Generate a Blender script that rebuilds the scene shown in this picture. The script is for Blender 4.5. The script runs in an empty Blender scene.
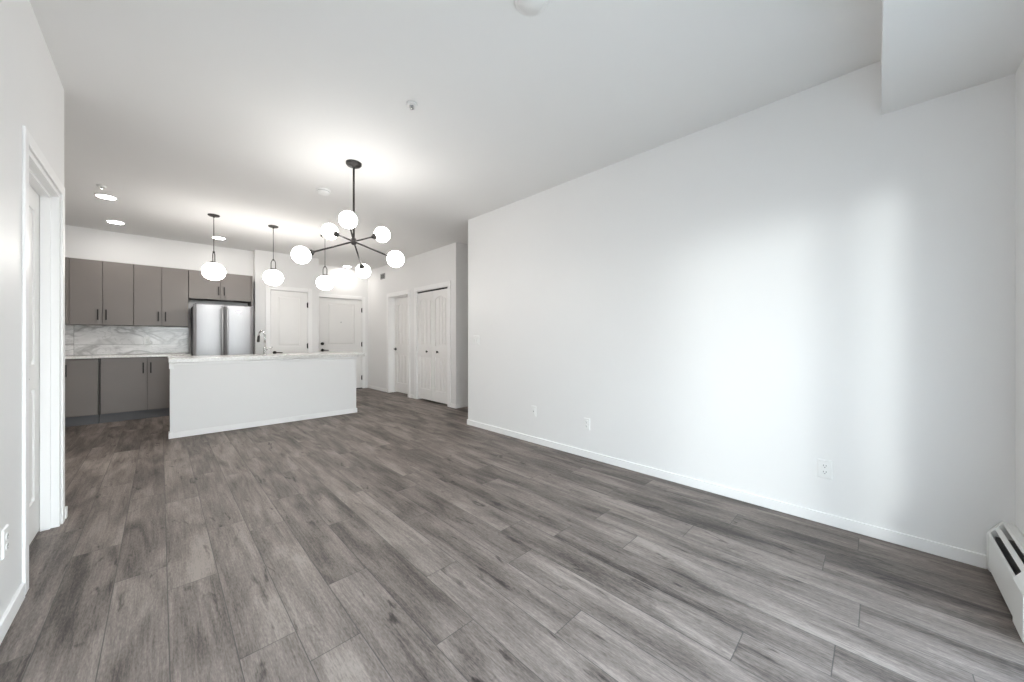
import bpy, bmesh, math, random
from mathutils import Vector, Matrix

random.seed(7)
PI = math.pi
SC = bpy.context.scene
COL = SC.collection

# ------------------------------------------------------------------ camera
CAM_Z = 1.1462
YAW = 0.7761
FPX = 358.16
cam_data = bpy.data.cameras.new('camera')
cam_data.sensor_fit = 'HORIZONTAL'
cam_data.sensor_width = 36.0
cam_data.lens = FPX / 1024 * 36.0
cam_data.shift_y = -(341.0 - 338.9) / 1024
cam_data.clip_start = 0.02
cam = bpy.data.objects.new('camera', cam_data)
COL.objects.link(cam)
cam.location = (0, 0, CAM_Z)
cam.rotation_euler = (PI / 2, 0, -YAW)
SC.camera = cam

# ------------------------------------------------------------------ view transform and exposure
SC.view_settings.view_transform = 'Standard'
SC.view_settings.look = 'None'
SC.view_settings.exposure = 0.18
SC.view_settings.gamma = 1.0
SC.view_settings.use_curve_mapping = False
SC.cycles.max_bounces = 12
SC.cycles.diffuse_bounces = 8
SC.cycles.glossy_bounces = 4
SC.cycles.transmission_bounces = 6
SC.cycles.transparent_max_bounces = 8
SC.cycles.caustics_reflective = False
SC.cycles.caustics_refractive = False
SC.cycles.sample_clamp_indirect = 4.0
SC.cycles.use_denoising = True

# ------------------------------------------------------------------ world: a bright hazy sky
SKY_STRENGTH = 6.0
world = bpy.data.worlds.new('sky')
SC.world = world
world.use_nodes = True
wn, wl = world.node_tree.nodes, world.node_tree.links
wn.clear()
w_out = wn.new('ShaderNodeOutputWorld')
w_bg = wn.new('ShaderNodeBackground')
w_tc = wn.new('ShaderNodeTexCoord')
w_sep = wn.new('ShaderNodeSeparateXYZ')
w_ramp = wn.new('ShaderNodeValToRGB')
w_map = wn.new('ShaderNodeMapRange')
w_map.inputs['From Min'].default_value = -1
w_map.inputs['From Max'].default_value = 1
wl.new(w_tc.outputs['Generated'], w_sep.inputs[0])
wl.new(w_sep.outputs['Z'], w_map.inputs['Value'])
wl.new(w_map.outputs[0], w_ramp.inputs[0])
cr = w_ramp.color_ramp
cr.elements[0].position = 0.0
cr.elements[0].color = (0.42, 0.43, 0.45, 1)
cr.elements[1].position = 1.0
cr.elements[1].color = (0.52, 0.72, 1.0, 1)
for pos, c in ((0.47, (0.48, 0.49, 0.51, 1)), (0.52, (0.95, 0.97, 1.0, 1)), (0.68, (0.82, 0.91, 1.0, 1))):
    e = cr.elements.new(pos)
    e.color = c
w_bg.inputs['Strength'].default_value = SKY_STRENGTH
wl.new(w_ramp.outputs['Color'], w_bg.inputs['Color'])
# bright sky lobe added opposite the balcony door to carry daylight deeper inside
w_dot = wn.new('ShaderNodeVectorMath')
w_dot.operation = 'DOT_PRODUCT'
w_dot.inputs[1].default_value = Vector((0.05, -1.0, 0.12)).normalized()
wl.new(w_tc.outputs['Generated'], w_dot.inputs[0])
w_lobe = wn.new('ShaderNodeMapRange')
w_lobe.inputs['From Min'].default_value = 0.35
w_lobe.inputs['From Max'].default_value = 1.0
w_lobe.inputs['To Min'].default_value = SKY_STRENGTH * 0.75
w_lobe.inputs['To Max'].default_value = SKY_STRENGTH * 2.2
wl.new(w_dot.outputs['Value'], w_lobe.inputs['Value'])
wl.new(w_lobe.outputs[0], w_bg.inputs['Strength'])
wl.new(w_bg.outputs[0], w_out.inputs[0])

# ------------------------------------------------------------------ sun: low and veiled, through the balcony door
SUN_STRENGTH = 0.95
sd = bpy.data.lights.new('sun', 'SUN')
sd.energy = SUN_STRENGTH
sd.angle = math.radians(9)
sd.color = (0.95, 0.98, 1.0)
sun = bpy.data.objects.new('sun', sd)
COL.objects.link(sun)
sun_dir = Vector((1.0, 0.52, -0.06)).normalized()
sun.rotation_euler = sun_dir.to_track_quat('-Z', 'Y').to_euler()
sun.location = (-4, -4, 2.5)

LAMP_E = 26.0      # glass globes
CHAND_E = 19.0     # chandelier globes
CEIL_E = 82.0      # flush ceiling lights

# ------------------------------------------------------------------ materials
def new_mat(name):
    m = bpy.data.materials.new(name)
    m.use_nodes = True
    nt = m.node_tree
    b = nt.nodes.get('Principled BSDF')
    return m, nt, b

def N(nt, kind, **kw):
    n = nt.nodes.new(kind)
    for k, v in kw.items():
        setattr(n, k, v)
    return n

def math_node(nt, op, a, b=None, c=None):
    n = nt.nodes.new('ShaderNodeMath')
    n.operation = op
    for i, v in enumerate((a, b, c)):
        if v is None:
            continue
        if isinstance(v, (int, float)):
            n.inputs[i].default_value = v
        else:
            nt.links.new(v, n.inputs[i])
    return n.outputs[0]

def plain(name, col, rough=0.5, metal=0.0, noise=0.0, scale=8.0, bump=0.0, bscale=200.0, coat=0.0):
    m, nt, b = new_mat(name)
    b.inputs['Roughness'].default_value = rough
    b.inputs['Metallic'].default_value = metal
    b.inputs['Coat Weight'].default_value = coat
    tc = N(nt, 'ShaderNodeTexCoord')
    if noise > 0:
        nz = N(nt, 'ShaderNodeTexNoise')
        nz.inputs['Scale'].default_value = scale
        nz.inputs['Detail'].default_value = 4
        nt.links.new(tc.outputs['Object'], nz.inputs['Vector'])
        r = N(nt, 'ShaderNodeValToRGB')
        r.color_ramp.elements[0].position = 0.3
        r.color_ramp.elements[1].position = 0.7
        r.color_ramp.elements[0].color = tuple(c * (1 - noise) for c in col) + (1,)
        r.color_ramp.elements[1].color = tuple(min(1, c * (1 + noise)) for c in col) + (1,)
        nt.links.new(nz.outputs['Fac'], r.inputs[0])
        nt.links.new(r.outputs[0], b.inputs['Base Color'])
    else:
        b.inputs['Base Color'].default_value = tuple(col) + (1,)
    if bump > 0:
        nb = N(nt, 'ShaderNodeTexNoise')
        nb.inputs['Scale'].default_value = bscale
        nb.inputs['Detail'].default_value = 2
        nt.links.new(tc.outputs['Object'], nb.inputs['Vector'])
        bp = N(nt, 'ShaderNodeBump')
        bp.inputs['Strength'].default_value = bump
        bp.inputs['Distance'].default_value = 0.002
        nt.links.new(nb.outputs['Fac'], bp.inputs['Height'])
        nt.links.new(bp.outputs[0], b.inputs['Normal'])
    return m

def emitter(name, col, strength):
    m, nt, b = new_mat(name)
    b.inputs['Base Color'].default_value = (0.9, 0.9, 0.88, 1)
    b.inputs['Roughness'].default_value = 0.25
    b.inputs['Emission Color'].default_value = tuple(col) + (1,)
    b.inputs['Emission Strength'].default_value = strength
    return m

M = {}
M['wall'] = plain('wall_paint', (0.81, 0.805, 0.80), 0.42, noise=0.006, scale=1.5, bump=0.04, bscale=350)
M['ceiling'] = plain('ceiling_paint', (0.80, 0.795, 0.785), 0.9, noise=0.006, scale=2, bump=0.05, bscale=500)
M['trim'] = plain('trim_paint', (0.89, 0.885, 0.88), 0.32, noise=0.005, scale=4)
M['door'] = plain('door_paint', (0.84, 0.83, 0.815), 0.36, noise=0.005, scale=3)
M['cabinet'] = plain('cabinet_laminate', (0.172, 0.153, 0.141), 0.42, noise=0.03, scale=3)
M['cabinet_dark'] = plain('cabinet_box', (0.085, 0.078, 0.072), 0.55, noise=0.03, scale=5)
M['kick'] = plain('toe_kick', (0.11, 0.11, 0.115), 0.5, noise=0.03, scale=4)
M['black'] = plain('black_metal', (0.014, 0.013, 0.013), 0.38, metal=0.6, noise=0.1, scale=40)
M['bronze'] = plain('dark_bronze_metal', (0.030, 0.027, 0.025), 0.45, metal=0.3, noise=0.1, scale=40)
M['chrome'] = plain('brushed_chrome', (0.62, 0.62, 0.62), 0.2, metal=1.0, noise=0.03, scale=40)
M['plastic'] = plain('white_plastic', (0.82, 0.82, 0.81), 0.3, noise=0.004, scale=30)
M['slot'] = plain('dark_slot', (0.02, 0.02, 0.02), 0.6, noise=0.1, scale=30)
M['grey_plastic'] = plain('grey_plastic', (0.35, 0.35, 0.35), 0.5, noise=0.02, scale=30)
M['heater'] = plain('heater_enamel', (0.78, 0.78, 0.76), 0.35, noise=0.006, scale=8)
M['fins'] = plain('heater_fins', (0.28, 0.28, 0.28), 0.4, metal=0.7, noise=0.05, scale=60)
M['heater_dark'] = plain('heater_inside', (0.018, 0.018, 0.018), 0.6, noise=0.1, scale=20)
M['fridge_side'] = plain('fridge_side', (0.03, 0.03, 0.032), 0.45, noise=0.05, scale=10)
M['shadow_gap'] = plain('door_gasket', (0.05, 0.05, 0.052), 0.6, noise=0.05, scale=10)
M['globe'] = emitter('lit_opal_glass', (1.0, 0.965, 0.92), LAMP_E)
M['globe_soft'] = emitter('lit_opal_glass_soft', (1.0, 0.97, 0.93), CHAND_E)
M['diffuser'] = emitter('lit_ceiling_diffuser', (1.0, 0.96, 0.91), CEIL_E)
M['window_frame'] = plain('window_vinyl', (0.82, 0.82, 0.82), 0.35, noise=0.004, scale=8)
M['concrete'] = plain('balcony_concrete', (0.42, 0.42, 0.41), 0.8, noise=0.08, scale=6, bump=0.2, bscale=60)

def steel():
    m, nt, b = new_mat('brushed_steel')
    b.inputs['Metallic'].default_value = 1.0
    b.inputs['Roughness'].default_value = 0.46
    tc = N(nt, 'ShaderNodeTexCoord')
    mp = N(nt, 'ShaderNodeMapping')
    mp.inputs['Scale'].default_value = (900, 900, 6)
    nz = N(nt, 'ShaderNodeTexNoise')
    nz.inputs['Scale'].default_value = 1.0
    nt.links.new(tc.outputs['Object'], mp.inputs['Vector'])
    nt.links.new(mp.outputs[0], nz.inputs['Vector'])
    r = N(nt, 'ShaderNodeValToRGB')
    r.color_ramp.elements[0].color = (0.36, 0.36, 0.37, 1)
    r.color_ramp.elements[1].color = (0.44, 0.44, 0.45, 1)
    nt.links.new(nz.outputs['Fac'], r.inputs[0])
    nt.links.new(r.outputs[0], b.inputs['Base Color'])
    return m
M['steel'] = steel()

def glass():
    m, nt, b = new_mat('window_glass')
    nt.nodes.remove(b)
    out = nt.nodes.get('Material Output')
    t = N(nt, 'ShaderNodeBsdfTransparent')
    t.inputs[0].default_value = (0.96, 0.98, 0.97, 1)
    g = N(nt, 'ShaderNodeBsdfGlossy')
    g.inputs['Roughness'].default_value = 0.02
    mx = N(nt, 'ShaderNodeMixShader')
    mx.inputs[0].default_value = 0.06
    nt.links.new(t.outputs[0], mx.inputs[1])
    nt.links.new(g.outputs[0], mx.inputs[2])
    nt.links.new(mx.outputs[0], out.inputs[0])
    return m
M['glass'] = glass()

def vein_nodes(nt, vec, scale, width, detail=5.0, distort=1.2):
    """thin wandering veins: the zero line of a distorted noise"""
    nz = N(nt, 'ShaderNodeTexNoise')
    nz.inputs['Scale'].default_value = scale
    nz.inputs['Detail'].default_value = detail
    nz.inputs['Distortion'].default_value = distort
    nt.links.new(vec, nz.inputs['Vector'])
    a = math_node(nt, 'SUBTRACT', nz.outputs['Fac'], 0.5)
    a = math_node(nt, 'ABSOLUTE', a)
    a = math_node(nt, 'DIVIDE', a, width)
    a = math_node(nt, 'SUBTRACT', 1.0, a)
    n = N(nt, 'ShaderNodeClamp')
    nt.links.new(a, n.inputs[0])
    return n.outputs[0]

def marble_tile():
    m, nt, b = new_mat('marble_tile')
    b.inputs['Roughness'].default_value = 0.16
    tc = N(nt, 'ShaderNodeTexCoord')
    sp = N(nt, 'ShaderNodeSeparateXYZ')
    nt.links.new(tc.outputs['Object'], sp.inputs[0])
    X, Z = sp.outputs['X'], sp.outputs['Z']
    # courses: joint at z = 1.06 + k*0.30, tiles 0.62 wide, half-bond
    rz = math_node(nt, 'DIVIDE', math_node(nt, 'SUBTRACT', Z, 1.06), 0.30)
    row = math_node(nt, 'FLOOR', rz)
    fz = math_node(nt, 'SUBTRACT', rz, row)
    xo = math_node(nt, 'ADD', math_node(nt, 'SUBTRACT', X, -0.872), 0.0)
    cx = math_node(nt, 'DIVIDE', xo, 1.2)
    colm = math_node(nt, 'FLOOR', cx)
    fx = math_node(nt, 'SUBTRACT', cx, colm)
    ez = math_node(nt, 'MULTIPLY', math_node(nt, 'MINIMUM', fz, math_node(nt, 'SUBTRACT', 1.0, fz)), 0.30)
    ex = math_node(nt, 'MULTIPLY', math_node(nt, 'MINIMUM', fx, math_node(nt, 'SUBTRACT', 1.0, fx)), 1.2)
    joint = math_node(nt, 'LESS_THAN', math_node(nt, 'MINIMUM', ez, ex), 0.0022)
    # shifted coordinates per tile
    cb = N(nt, 'ShaderNodeCombineXYZ')
    nt.links.new(math_node(nt, 'ADD', math_node(nt, 'MULTIPLY', row, 3.7), X), cb.inputs[0])
    nt.links.new(math_node(nt, 'MULTIPLY', colm, 5.1), cb.inputs[1])
    nt.links.new(math_node(nt, 'MULTIPLY', Z, 1.0), cb.inputs[2])
    mp = N(nt, 'ShaderNodeMapping')
    mp.inputs['Rotation'].default_value = (0, math.radians(38), 0)
    mp.inputs['Scale'].default_value = (0.8, 1, 2.1)
    nt.links.new(cb.outputs[0], mp.inputs['Vector'])
    v1 = vein_nodes(nt, mp.outputs[0], 1.9, 0.06)
    v2 = vein_nodes(nt, mp.outputs[0], 4.2, 0.03, 6.0, 1.8)
    v = math_node(nt, 'MAXIMUM', math_node(nt, 'MULTIPLY', v1, 0.62), math_node(nt, 'MULTIPLY', v2, 0.3))
    cl = N(nt, 'ShaderNodeTexNoise')
    cl.inputs['Scale'].default_value = 3.0
    cl.inputs['Detail'].default_value = 6
    nt.links.new(mp.outputs[0], cl.inputs['Vector'])
    base = N(nt, 'ShaderNodeValToRGB')
    base.color_ramp.elements[0].position = 0.35
    base.color_ramp.elements[1].position = 0.62
    base.color_ramp.elements[0].color = (0.66, 0.65, 0.645, 1)
    base.color_ramp.elements[1].color = (0.86, 0.85, 0.845, 1)
    nt.links.new(cl.outputs['Fac'], base.inputs[0])
    mix = N(nt, 'ShaderNodeMix', data_type='RGBA')
    nt.links.new(v, mix.inputs['Factor'])
    nt.links.new(base.outputs[0], mix.inputs[6])
    mix.inputs[7].default_value = (0.27, 0.265, 0.26, 1)
    mix2 = N(nt, 'ShaderNodeMix', data_type='RGBA')
    nt.links.new(joint, mix2.inputs['Factor'])
    nt.links.new(mix.outputs[2], mix2.inputs[6])
    mix2.inputs[7].default_value = (0.33, 0.325, 0.32, 1)
    nt.links.new(mix2.outputs[2], b.inputs['Base Color'])
    return m
M['marble'] = marble_tile()

def quartz():
    m, nt, b = new_mat('pale_quartz')
    b.inputs['Roughness'].default_value = 0.14
    tc = N(nt, 'ShaderNodeTexCoord')
    v = vein_nodes(nt, tc.outputs['Object'], 2.5, 0.03)
    nz = N(nt, 'ShaderNodeTexNoise')
    nz.inputs['Scale'].default_value = 60
    nz.inputs['Detail'].default_value = 3
    nt.links.new(tc.outputs['Object'], nz.inputs['Vector'])
    r = N(nt, 'ShaderNodeValToRGB')
    r.color_ramp.elements[0].position = 0.35
    r.color_ramp.elements[0].color = (0.66, 0.645, 0.62, 1)
    r.color_ramp.elements[1].position = 0.6
    r.color_ramp.elements[1].color = (0.78, 0.77, 0.75, 1)
    nt.links.new(nz.outputs['Fac'], r.inputs[0])
    mix = N(nt, 'ShaderNodeMix', data_type='RGBA')
    nt.links.new(math_node(nt, 'MULTIPLY', v, 0.2), mix.inputs['Factor'])
    nt.links.new(r.outputs[0], mix.inputs[6])
    mix.inputs[7].default_value = (0.45, 0.44, 0.425, 1)
    nt.links.new(mix.outputs[2], b.inputs['Base Color'])
    return m
M['quartz'] = quartz()

PLANK_W, PLANK_L, PLANK_X0 = 0.178, 1.205, 0.023
# measured end-joint positions of the boards that show clearly; the rest are random
SEAM = {-2: 0.55, -1: 2.508, 0: 2.26, 1: 2.80, 2: 1.41, 3: 1.79, 4: 1.155, 5: 1.52, 6: 2.08}

def plank_floor():
    m, nt, b = new_mat('grey_oak_planks')
    tc = N(nt, 'ShaderNodeTexCoord')
    sp = N(nt, 'ShaderNodeSeparateXYZ')
    nt.links.new(tc.outputs['Object'], sp.inputs[0])
    X, Y = sp.outputs['X'], sp.outputs['Y']
    rx = math_node(nt, 'DIVIDE', math_node(nt, 'SUBTRACT', X, PLANK_X0), PLANK_W)
    row = math_node(nt, 'FLOOR', rx)
    fx = math_node(nt, 'SUBTRACT', rx, row)
    # end-joint offset of each row from a 32-step table
    idx = math_node(nt, 'FLOORED_MODULO', math_node(nt, 'ADD', row, 8), 32.0)
    fac = math_node(nt, 'DIVIDE', math_node(nt, 'ADD', idx, 0.5), 32.0)
    tab = N(nt, 'ShaderNodeValToRGB')
    ramp = tab.color_ramp
    ramp.interpolation = 'CONSTANT'
    rr = random.Random(11)
    vals = []
    for i in range(32):
        k = i - 8
        if k in SEAM:
            vals.append((SEAM[k] % PLANK_L) / PLANK_L)
        else:
            v = rr.random()
            while vals and min(abs(v - vals[-1]), 1 - abs(v - vals[-1])) < 0.2:
                v = rr.random()
            vals.append(v)
    while len(ramp.elements) < 32:
        ramp.elements.new(0.999)
    for i in range(32):
        ramp.elements[i].position = i / 32.0
        ramp.elements[i].color = (vals[i], vals[i], vals[i], 1)
    nt.links.new(fac, tab.inputs[0])
    off = N(nt, 'ShaderNodeSeparateColor')
    nt.links.new(tab.outputs[0], off.inputs[0])
    ry = math_node(nt, 'SUBTRACT', math_node(nt, 'DIVIDE', Y, PLANK_L), off.outputs[0])
    colm = math_node(nt, 'FLOOR', ry)
    fy = math_node(nt, 'SUBTRACT', ry, colm)
    # distance to the joints, in metres
    ex = math_node(nt, 'MULTIPLY', math_node(nt, 'MINIMUM', fx, math_node(nt, 'SUBTRACT', 1.0, fx)), PLANK_W)
    ey = math_node(nt, 'MULTIPLY', math_node(nt, 'MINIMUM', fy, math_node(nt, 'SUBTRACT', 1.0, fy)), PLANK_L)
    edge = math_node(nt, 'MINIMUM', ex, ey)
    jm = N(nt, 'ShaderNodeMapRange')
    jm.inputs['From Min'].default_value = 0.0004
    jm.inputs['From Max'].default_value = 0.0026
    jm.inputs['To Min'].default_value = 1.0
    jm.inputs['To Max'].default_value = 0.0
    nt.links.new(edge, jm.inputs['Value'])
    # per-board random numbers
    idv = N(nt, 'ShaderNodeCombineXYZ')
    nt.links.new(row, idv.inputs[0])
    nt.links.new(colm, idv.inputs[1])
    wn_ = N(nt, 'ShaderNodeTexWhiteNoise', noise_dimensions='2D')
    nt.links.new(idv.outputs[0], wn_.inputs['Vector'])
    rnd = N(nt, 'ShaderNodeSeparateColor')
    nt.links.new(wn_.outputs['Color'], rnd.inputs[0])
    # coordinates that jump from board to board
    gx = math_node(nt, 'ADD', X, math_node(nt, 'MULTIPLY', rnd.outputs[0], 37.0))
    gy = math_node(nt, 'ADD', Y, math_node(nt, 'MULTIPLY', rnd.outputs[1], 53.0))

    def coords(sx, sy):
        c = N(nt, 'ShaderNodeCombineXYZ')
        nt.links.new(math_node(nt, 'MULTIPLY', gx, sx), c.inputs[0])
        nt.links.new(math_node(nt, 'MULTIPLY', gy, sy), c.inputs[1])
        return c.outputs[0]

    def noise(vec, scale, detail, distort=0.0, rough=0.5):
        n = N(nt, 'ShaderNodeTexNoise')
        n.inputs['Scale'].default_value = scale
        n.inputs['Detail'].default_value = detail
        n.inputs['Distortion'].default_value = distort
        n.inputs['Roughness'].default_value = rough
        nt.links.new(vec, n.inputs['Vector'])
        return n.outputs['Fac']
    broad = noise(coords(9.0, 1.5), 1.0, 4, 0.6)          # broad smoky bands along the board
    cath = noise(coords(26.0, 2.2), 1.0, 3, 1.3)          # cathedral figure
    fine = noise(coords(120.0, 5.0), 1.0, 4, 0.25, 0.65)    # fibres
    spec = noise(coords(210.0, 36.0), 1.0, 3, 0.0, 0.7)  # short pores
    # dark streaks with knots
    kn = noise(coords(15.0, 3.2), 1.0, 5, 1.5)
    knm = N(nt, 'ShaderNodeMapRange')
    knm.inputs['From Min'].default_value = 0.62
    knm.inputs['From Max'].default_value = 0.76
    nt.links.new(kn, knm.inputs['Value'])
    # wavy cross-grain crackle of the print
    t = math_node(nt, 'MULTIPLY', broad, 1.0)
    t = math_node(nt, 'ADD', t, math_node(nt, 'MULTIPLY', cath, 0.35))
    t = math_node(nt, 'ADD', t, math_node(nt, 'MULTIPLY', fine, 0.52))
    t = math_node(nt, 'ADD', t, math_node(nt, 'MULTIPLY', spec, 0.62))
    t = math_node(nt, 'ADD', t, math_node(nt, 'MULTIPLY', rnd.outputs[2], 0.17))
    t = math_node(nt, 'SUBTRACT', t, math_node(nt, 'MULTIPLY', knm.outputs[0], 0.38))
    t = math_node(nt, 'ADD', math_node(nt, 'MULTIPLY', math_node(nt, 'SUBTRACT', t, 1.22), 1.5), 0.40)
    ramp2 = N(nt, 'ShaderNodeValToRGB')
    e = ramp2.color_ramp.elements
    e[0].position = 0.05
    e[0].color = (0.0261, 0.0198, 0.0168, 1)
    e[1].position = 1.0
    e[1].color = (0.3061, 0.2588, 0.2296, 1)
    for p, c in ((0.30, (0.0811, 0.065, 0.0565, 1)), (0.52, (0.1471, 0.1205, 0.1061, 1)), (0.72, (0.2067, 0.1724, 0.1529, 1))):
        q = e.new(p)
        q.color = c
    nt.links.new(t, ramp2.inputs[0])
    mix = N(nt, 'ShaderNodeMix', data_type='RGBA')
    nt.links.new(math_node(nt, 'MULTIPLY', jm.outputs[0], 0.88), mix.inputs['Factor'])
    nt.links.new(ramp2.outputs[0], mix.inputs[6])
    mix.inputs[7].default_value = (0.05, 0.045, 0.042, 1)
    nt.links.new(mix.outputs[2], b.inputs['Base Color'])
    rg = N(nt, 'ShaderNodeMapRange')
    rg.inputs['To Min'].default_value = 0.46
    rg.inputs['To Max'].default_value = 0.60
    nt.links.new(fine, rg.inputs['Value'])
    nt.links.new(rg.outputs[0], b.inputs['Roughness'])
    h = math_node(nt, 'SUBTRACT', math_node(nt, 'MULTIPLY', fine, 0.25), jm.outputs[0])
    bp = N(nt, 'ShaderNodeBump')
    bp.inputs['Strength'].default_value = 0.35
    bp.inputs['Distance'].default_value = 0.0012
    nt.links.new(h, bp.inputs['Height'])
    nt.links.new(bp.outputs[0], b.inputs['Normal'])
    return m
M['floor'] = plank_floor()

# ------------------------------------------------------------------ mesh helpers
class MB:
    """collects boxes, tubes, lathes and prisms and links them as ONE mesh object"""
    def __init__(self):
        self.bm = bmesh.new()

    def box(self, x0, x1, y0, y1, z0, z1):
        v = [self.bm.verts.new(p) for p in ((x0, y0, z0), (x1, y0, z0), (x1, y1, z0), (x0, y1, z0),
                                            (x0, y0, z1), (x1, y0, z1), (x1, y1, z1), (x0, y1, z1))]
        for f in ((0, 3, 2, 1), (4, 5, 6, 7), (0, 1, 5, 4), (1, 2, 6, 5), (2, 3, 7, 6), (3, 0, 4, 7)):
            self.bm.faces.new([v[i] for i in f])
        return self

    def prism(self, pts, d0, d1, frame):
        """pts = 2-D outline, extruded from depth d0 to d1; frame(a, b, d) -> xyz"""
        n = len(pts)
        A = [self.bm.verts.new(frame(a, b, d0)) for a, b in pts]
        B = [self.bm.verts.new(frame(a, b, d1)) for a, b in pts]
        self.bm.faces.new(A)
        self.bm.faces.new(B[::-1])
        for i in range(n):
            j = (i + 1) % n
            self.bm.faces.new((A[i], A[j], B[j], B[i]))
        return self

    def frustum(self, outer, inner, d0, d1, frame):
        """raised panel: outline outer at d0, outline inner at d1 (same point count)"""
        n = len(outer)
        A = [self.bm.verts.new(frame(a, b, d0)) for a, b in outer]
        B = [self.bm.verts.new(frame(a, b, d1)) for a, b in inner]
        self.bm.faces.new(A)
        self.bm.faces.new(B[::-1])
        for i in range(n):
            j = (i + 1) % n
            self.bm.faces.new((A[i], A[j], B[j], B[i]))
        return self

    def lathe(self, prof, c=(0, 0, 0), axis=(0, 0, 1), seg=32, smooth=True):
        """prof = [(radius, height)] turned about axis through c"""
        q = Vector((0, 0, 1)).rotation_difference(Vector(axis).normalized())
        c = Vector(c)
        rings = []
        for r, h in prof:
            if r < 1e-6:
                rings.append([self.bm.verts.new(c + q @ Vector((0, 0, h)))])
            else:
                rings.append([self.bm.verts.new(c + q @ Vector((r * math.cos(2 * PI * i / seg), r * math.sin(2 * PI * i / seg), h))) for i in range(seg)])
        for a, b in zip(rings, rings[1:]):
            if len(a) == 1 and len(b) == 1:
                continue
            for i in range(seg):
                j = (i + 1) % seg
                if len(a) == 1:
                    f = self.bm.faces.new((a[0], b[j], b[i]))
                elif len(b) == 1:
                    f = self.bm.faces.new((a[i], a[j], b[0]))
                else:
                    f = self.bm.faces.new((a[i], a[j], b[j], b[i]))
                f.smooth = smooth
        for ring in (rings[0], rings[-1]):
            if len(ring) > 1:
                self.bm.faces.new(ring)
        return self

    def tube(self, pts, r, seg=12, closed=False):
        pts = [Vector(p) for p in pts]
        rs = r if isinstance(r, (list, tuple)) else [r] * len(pts)
        n = len(pts)
        rings = []
        prev = None
        for i, p in enumerate(pts):
            if closed:
                t = pts[(i + 1) % n] - pts[(i - 1) % n]
            else:
                t = pts[min(i + 1, n - 1)] - pts[max(i - 1, 0)]
            t.normalize()
            if prev is None:
                ref = Vector((0, 0, 1)) if abs(t.z) < 0.9 else Vector((1, 0, 0))
                u = t.cross(ref).normalized()
            else:
                u = (prev - t * prev.dot(t)).normalized()
            prev = u
            w = t.cross(u)
            rings.append([self.bm.verts.new(p + (u * math.cos(2 * PI * k / seg) + w * math.sin(2 * PI * k / seg)) * rs[i]) for k in range(seg)])
        pairs = list(zip(rings, rings[1:]))
        if closed:
            pairs.append((rings[-1], rings[0]))
        for a, b in pairs:
            for k in range(seg):
                j = (k + 1) % seg
                f = self.bm.faces.new((a[k], a[j], b[j], b[k]))
                f.smooth = True
        if not closed:
            self.bm.faces.new(rings[0])
            self.bm.faces.new(rings[-1])
        return self

    def build(self, name, mat, parent=None, bevel=0.0, segs=2, at=(0, 0, 0)):
        bmesh.ops.recalc_face_normals(self.bm, faces=self.bm.faces)
        me = bpy.data.meshes.new(name)
        if at != (0, 0, 0):
            bmesh.ops.translate(self.bm, verts=self.bm.verts, vec=-Vector(at))
        self.bm.to_mesh(me)
        self.bm.free()
        me.materials.append(mat)
        o = bpy.data.objects.new(name, me)
        COL.objects.link(o)
        o.location = at
        if parent is not None:
            o.parent = parent
        if bevel > 0:
            md = o.modifiers.new('bevel', 'BEVEL')
            md.width = bevel
            md.segments = segs
            md.limit_method = 'ANGLE'
            md.angle_limit = math.radians(40)
        return o

def tag(o, label, cat, group=None, kind=None):
    o['label'] = label
    o['category'] = cat
    if group:
        o['group'] = group
    if kind:
        o['kind'] = kind
    return o

def thing(name, loc, label, cat, group=None, kind=None, rz=0.0):
    o = bpy.data.objects.new(name, None)
    o.empty_display_size = 0.05
    COL.objects.link(o)
    o.location = loc
    o.rotation_euler = (0, 0, rz)
    return tag(o, label, cat, group, kind)

def struct(name, mb, mat, label, cat, bevel=0.0):
    o = mb.build(name, mat, None, bevel)
    return tag(o, label, cat, None, 'structure')

def copy_tree(o, parent=None):
    c = o.copy()
    COL.objects.link(c)
    c.parent = parent
    for ch in list(o.children):
        copy_tree(ch, c)
    return c

# ------------------------------------------------------------------ key dimensions (metres, camera above the origin)
H = 2.74
XR, YR = 2.944, 3.84            # right wall and its far end
XB = 3.478                      # wall with the bifold doors
YH = 4.863                      # return wall at the hall
YE = 8.37                       # entry wall
XP, XP2, YP = 1.205, 2.24, 7.76   # closet block beside the fridge
YK = 7.95                       # kitchen back wall
XL, YL = -0.44, 3.648           # left wall and its far end
XKL = -1.62                     # kitchen's own left wall
YW = -0.468                     # window wall
XE = 5.2                        # end of the side hall

# ------------------------------------------------------------------ floor, ceiling, walls
struct('floor', MB().box(-1.8, 5.4, -0.62, 8.6, -0.12, 0), M['floor'], 'grey oak plank floor running through the whole apartment', 'floor')
struct('ceiling', MB().box(-1.8, 5.4, -0.62, 8.6, H, H + 0.12), M['ceiling'], 'flat white painted ceiling', 'ceiling')

SOF_Y, SOF_Z = -0.0175, 2.427
struct('trim_1', MB().box(XL, XR, YW, SOF_Y, SOF_Z, H), M['ceiling'], 'boxed-in ceiling drop along the window wall at upper right', 'bulkhead')

# window wall with a balcony door opening
WX0, WX1, WZ = -0.36, 2.255, 2.08
mb = MB()
mb.box(XL - 0.12, WX0, YW - 0.14, YW, 0, H)
mb.box(WX1, XR + 0.12, YW - 0.14, YW, 0, H)
mb.box(WX0, WX1, YW - 0.14, YW, WZ, H)
struct('wall_back', mb, M['wall'], 'white window wall at the heater end', 'wall')

struct('wall_right', MB().box(XR, XR + 0.12, YW, YR, 0, H).box(XR + 0.12, XE, YR - 0.12, YR, 0, H), M['wall'],
       'long bare white wall on the right ending at the hall opening', 'wall')

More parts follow.
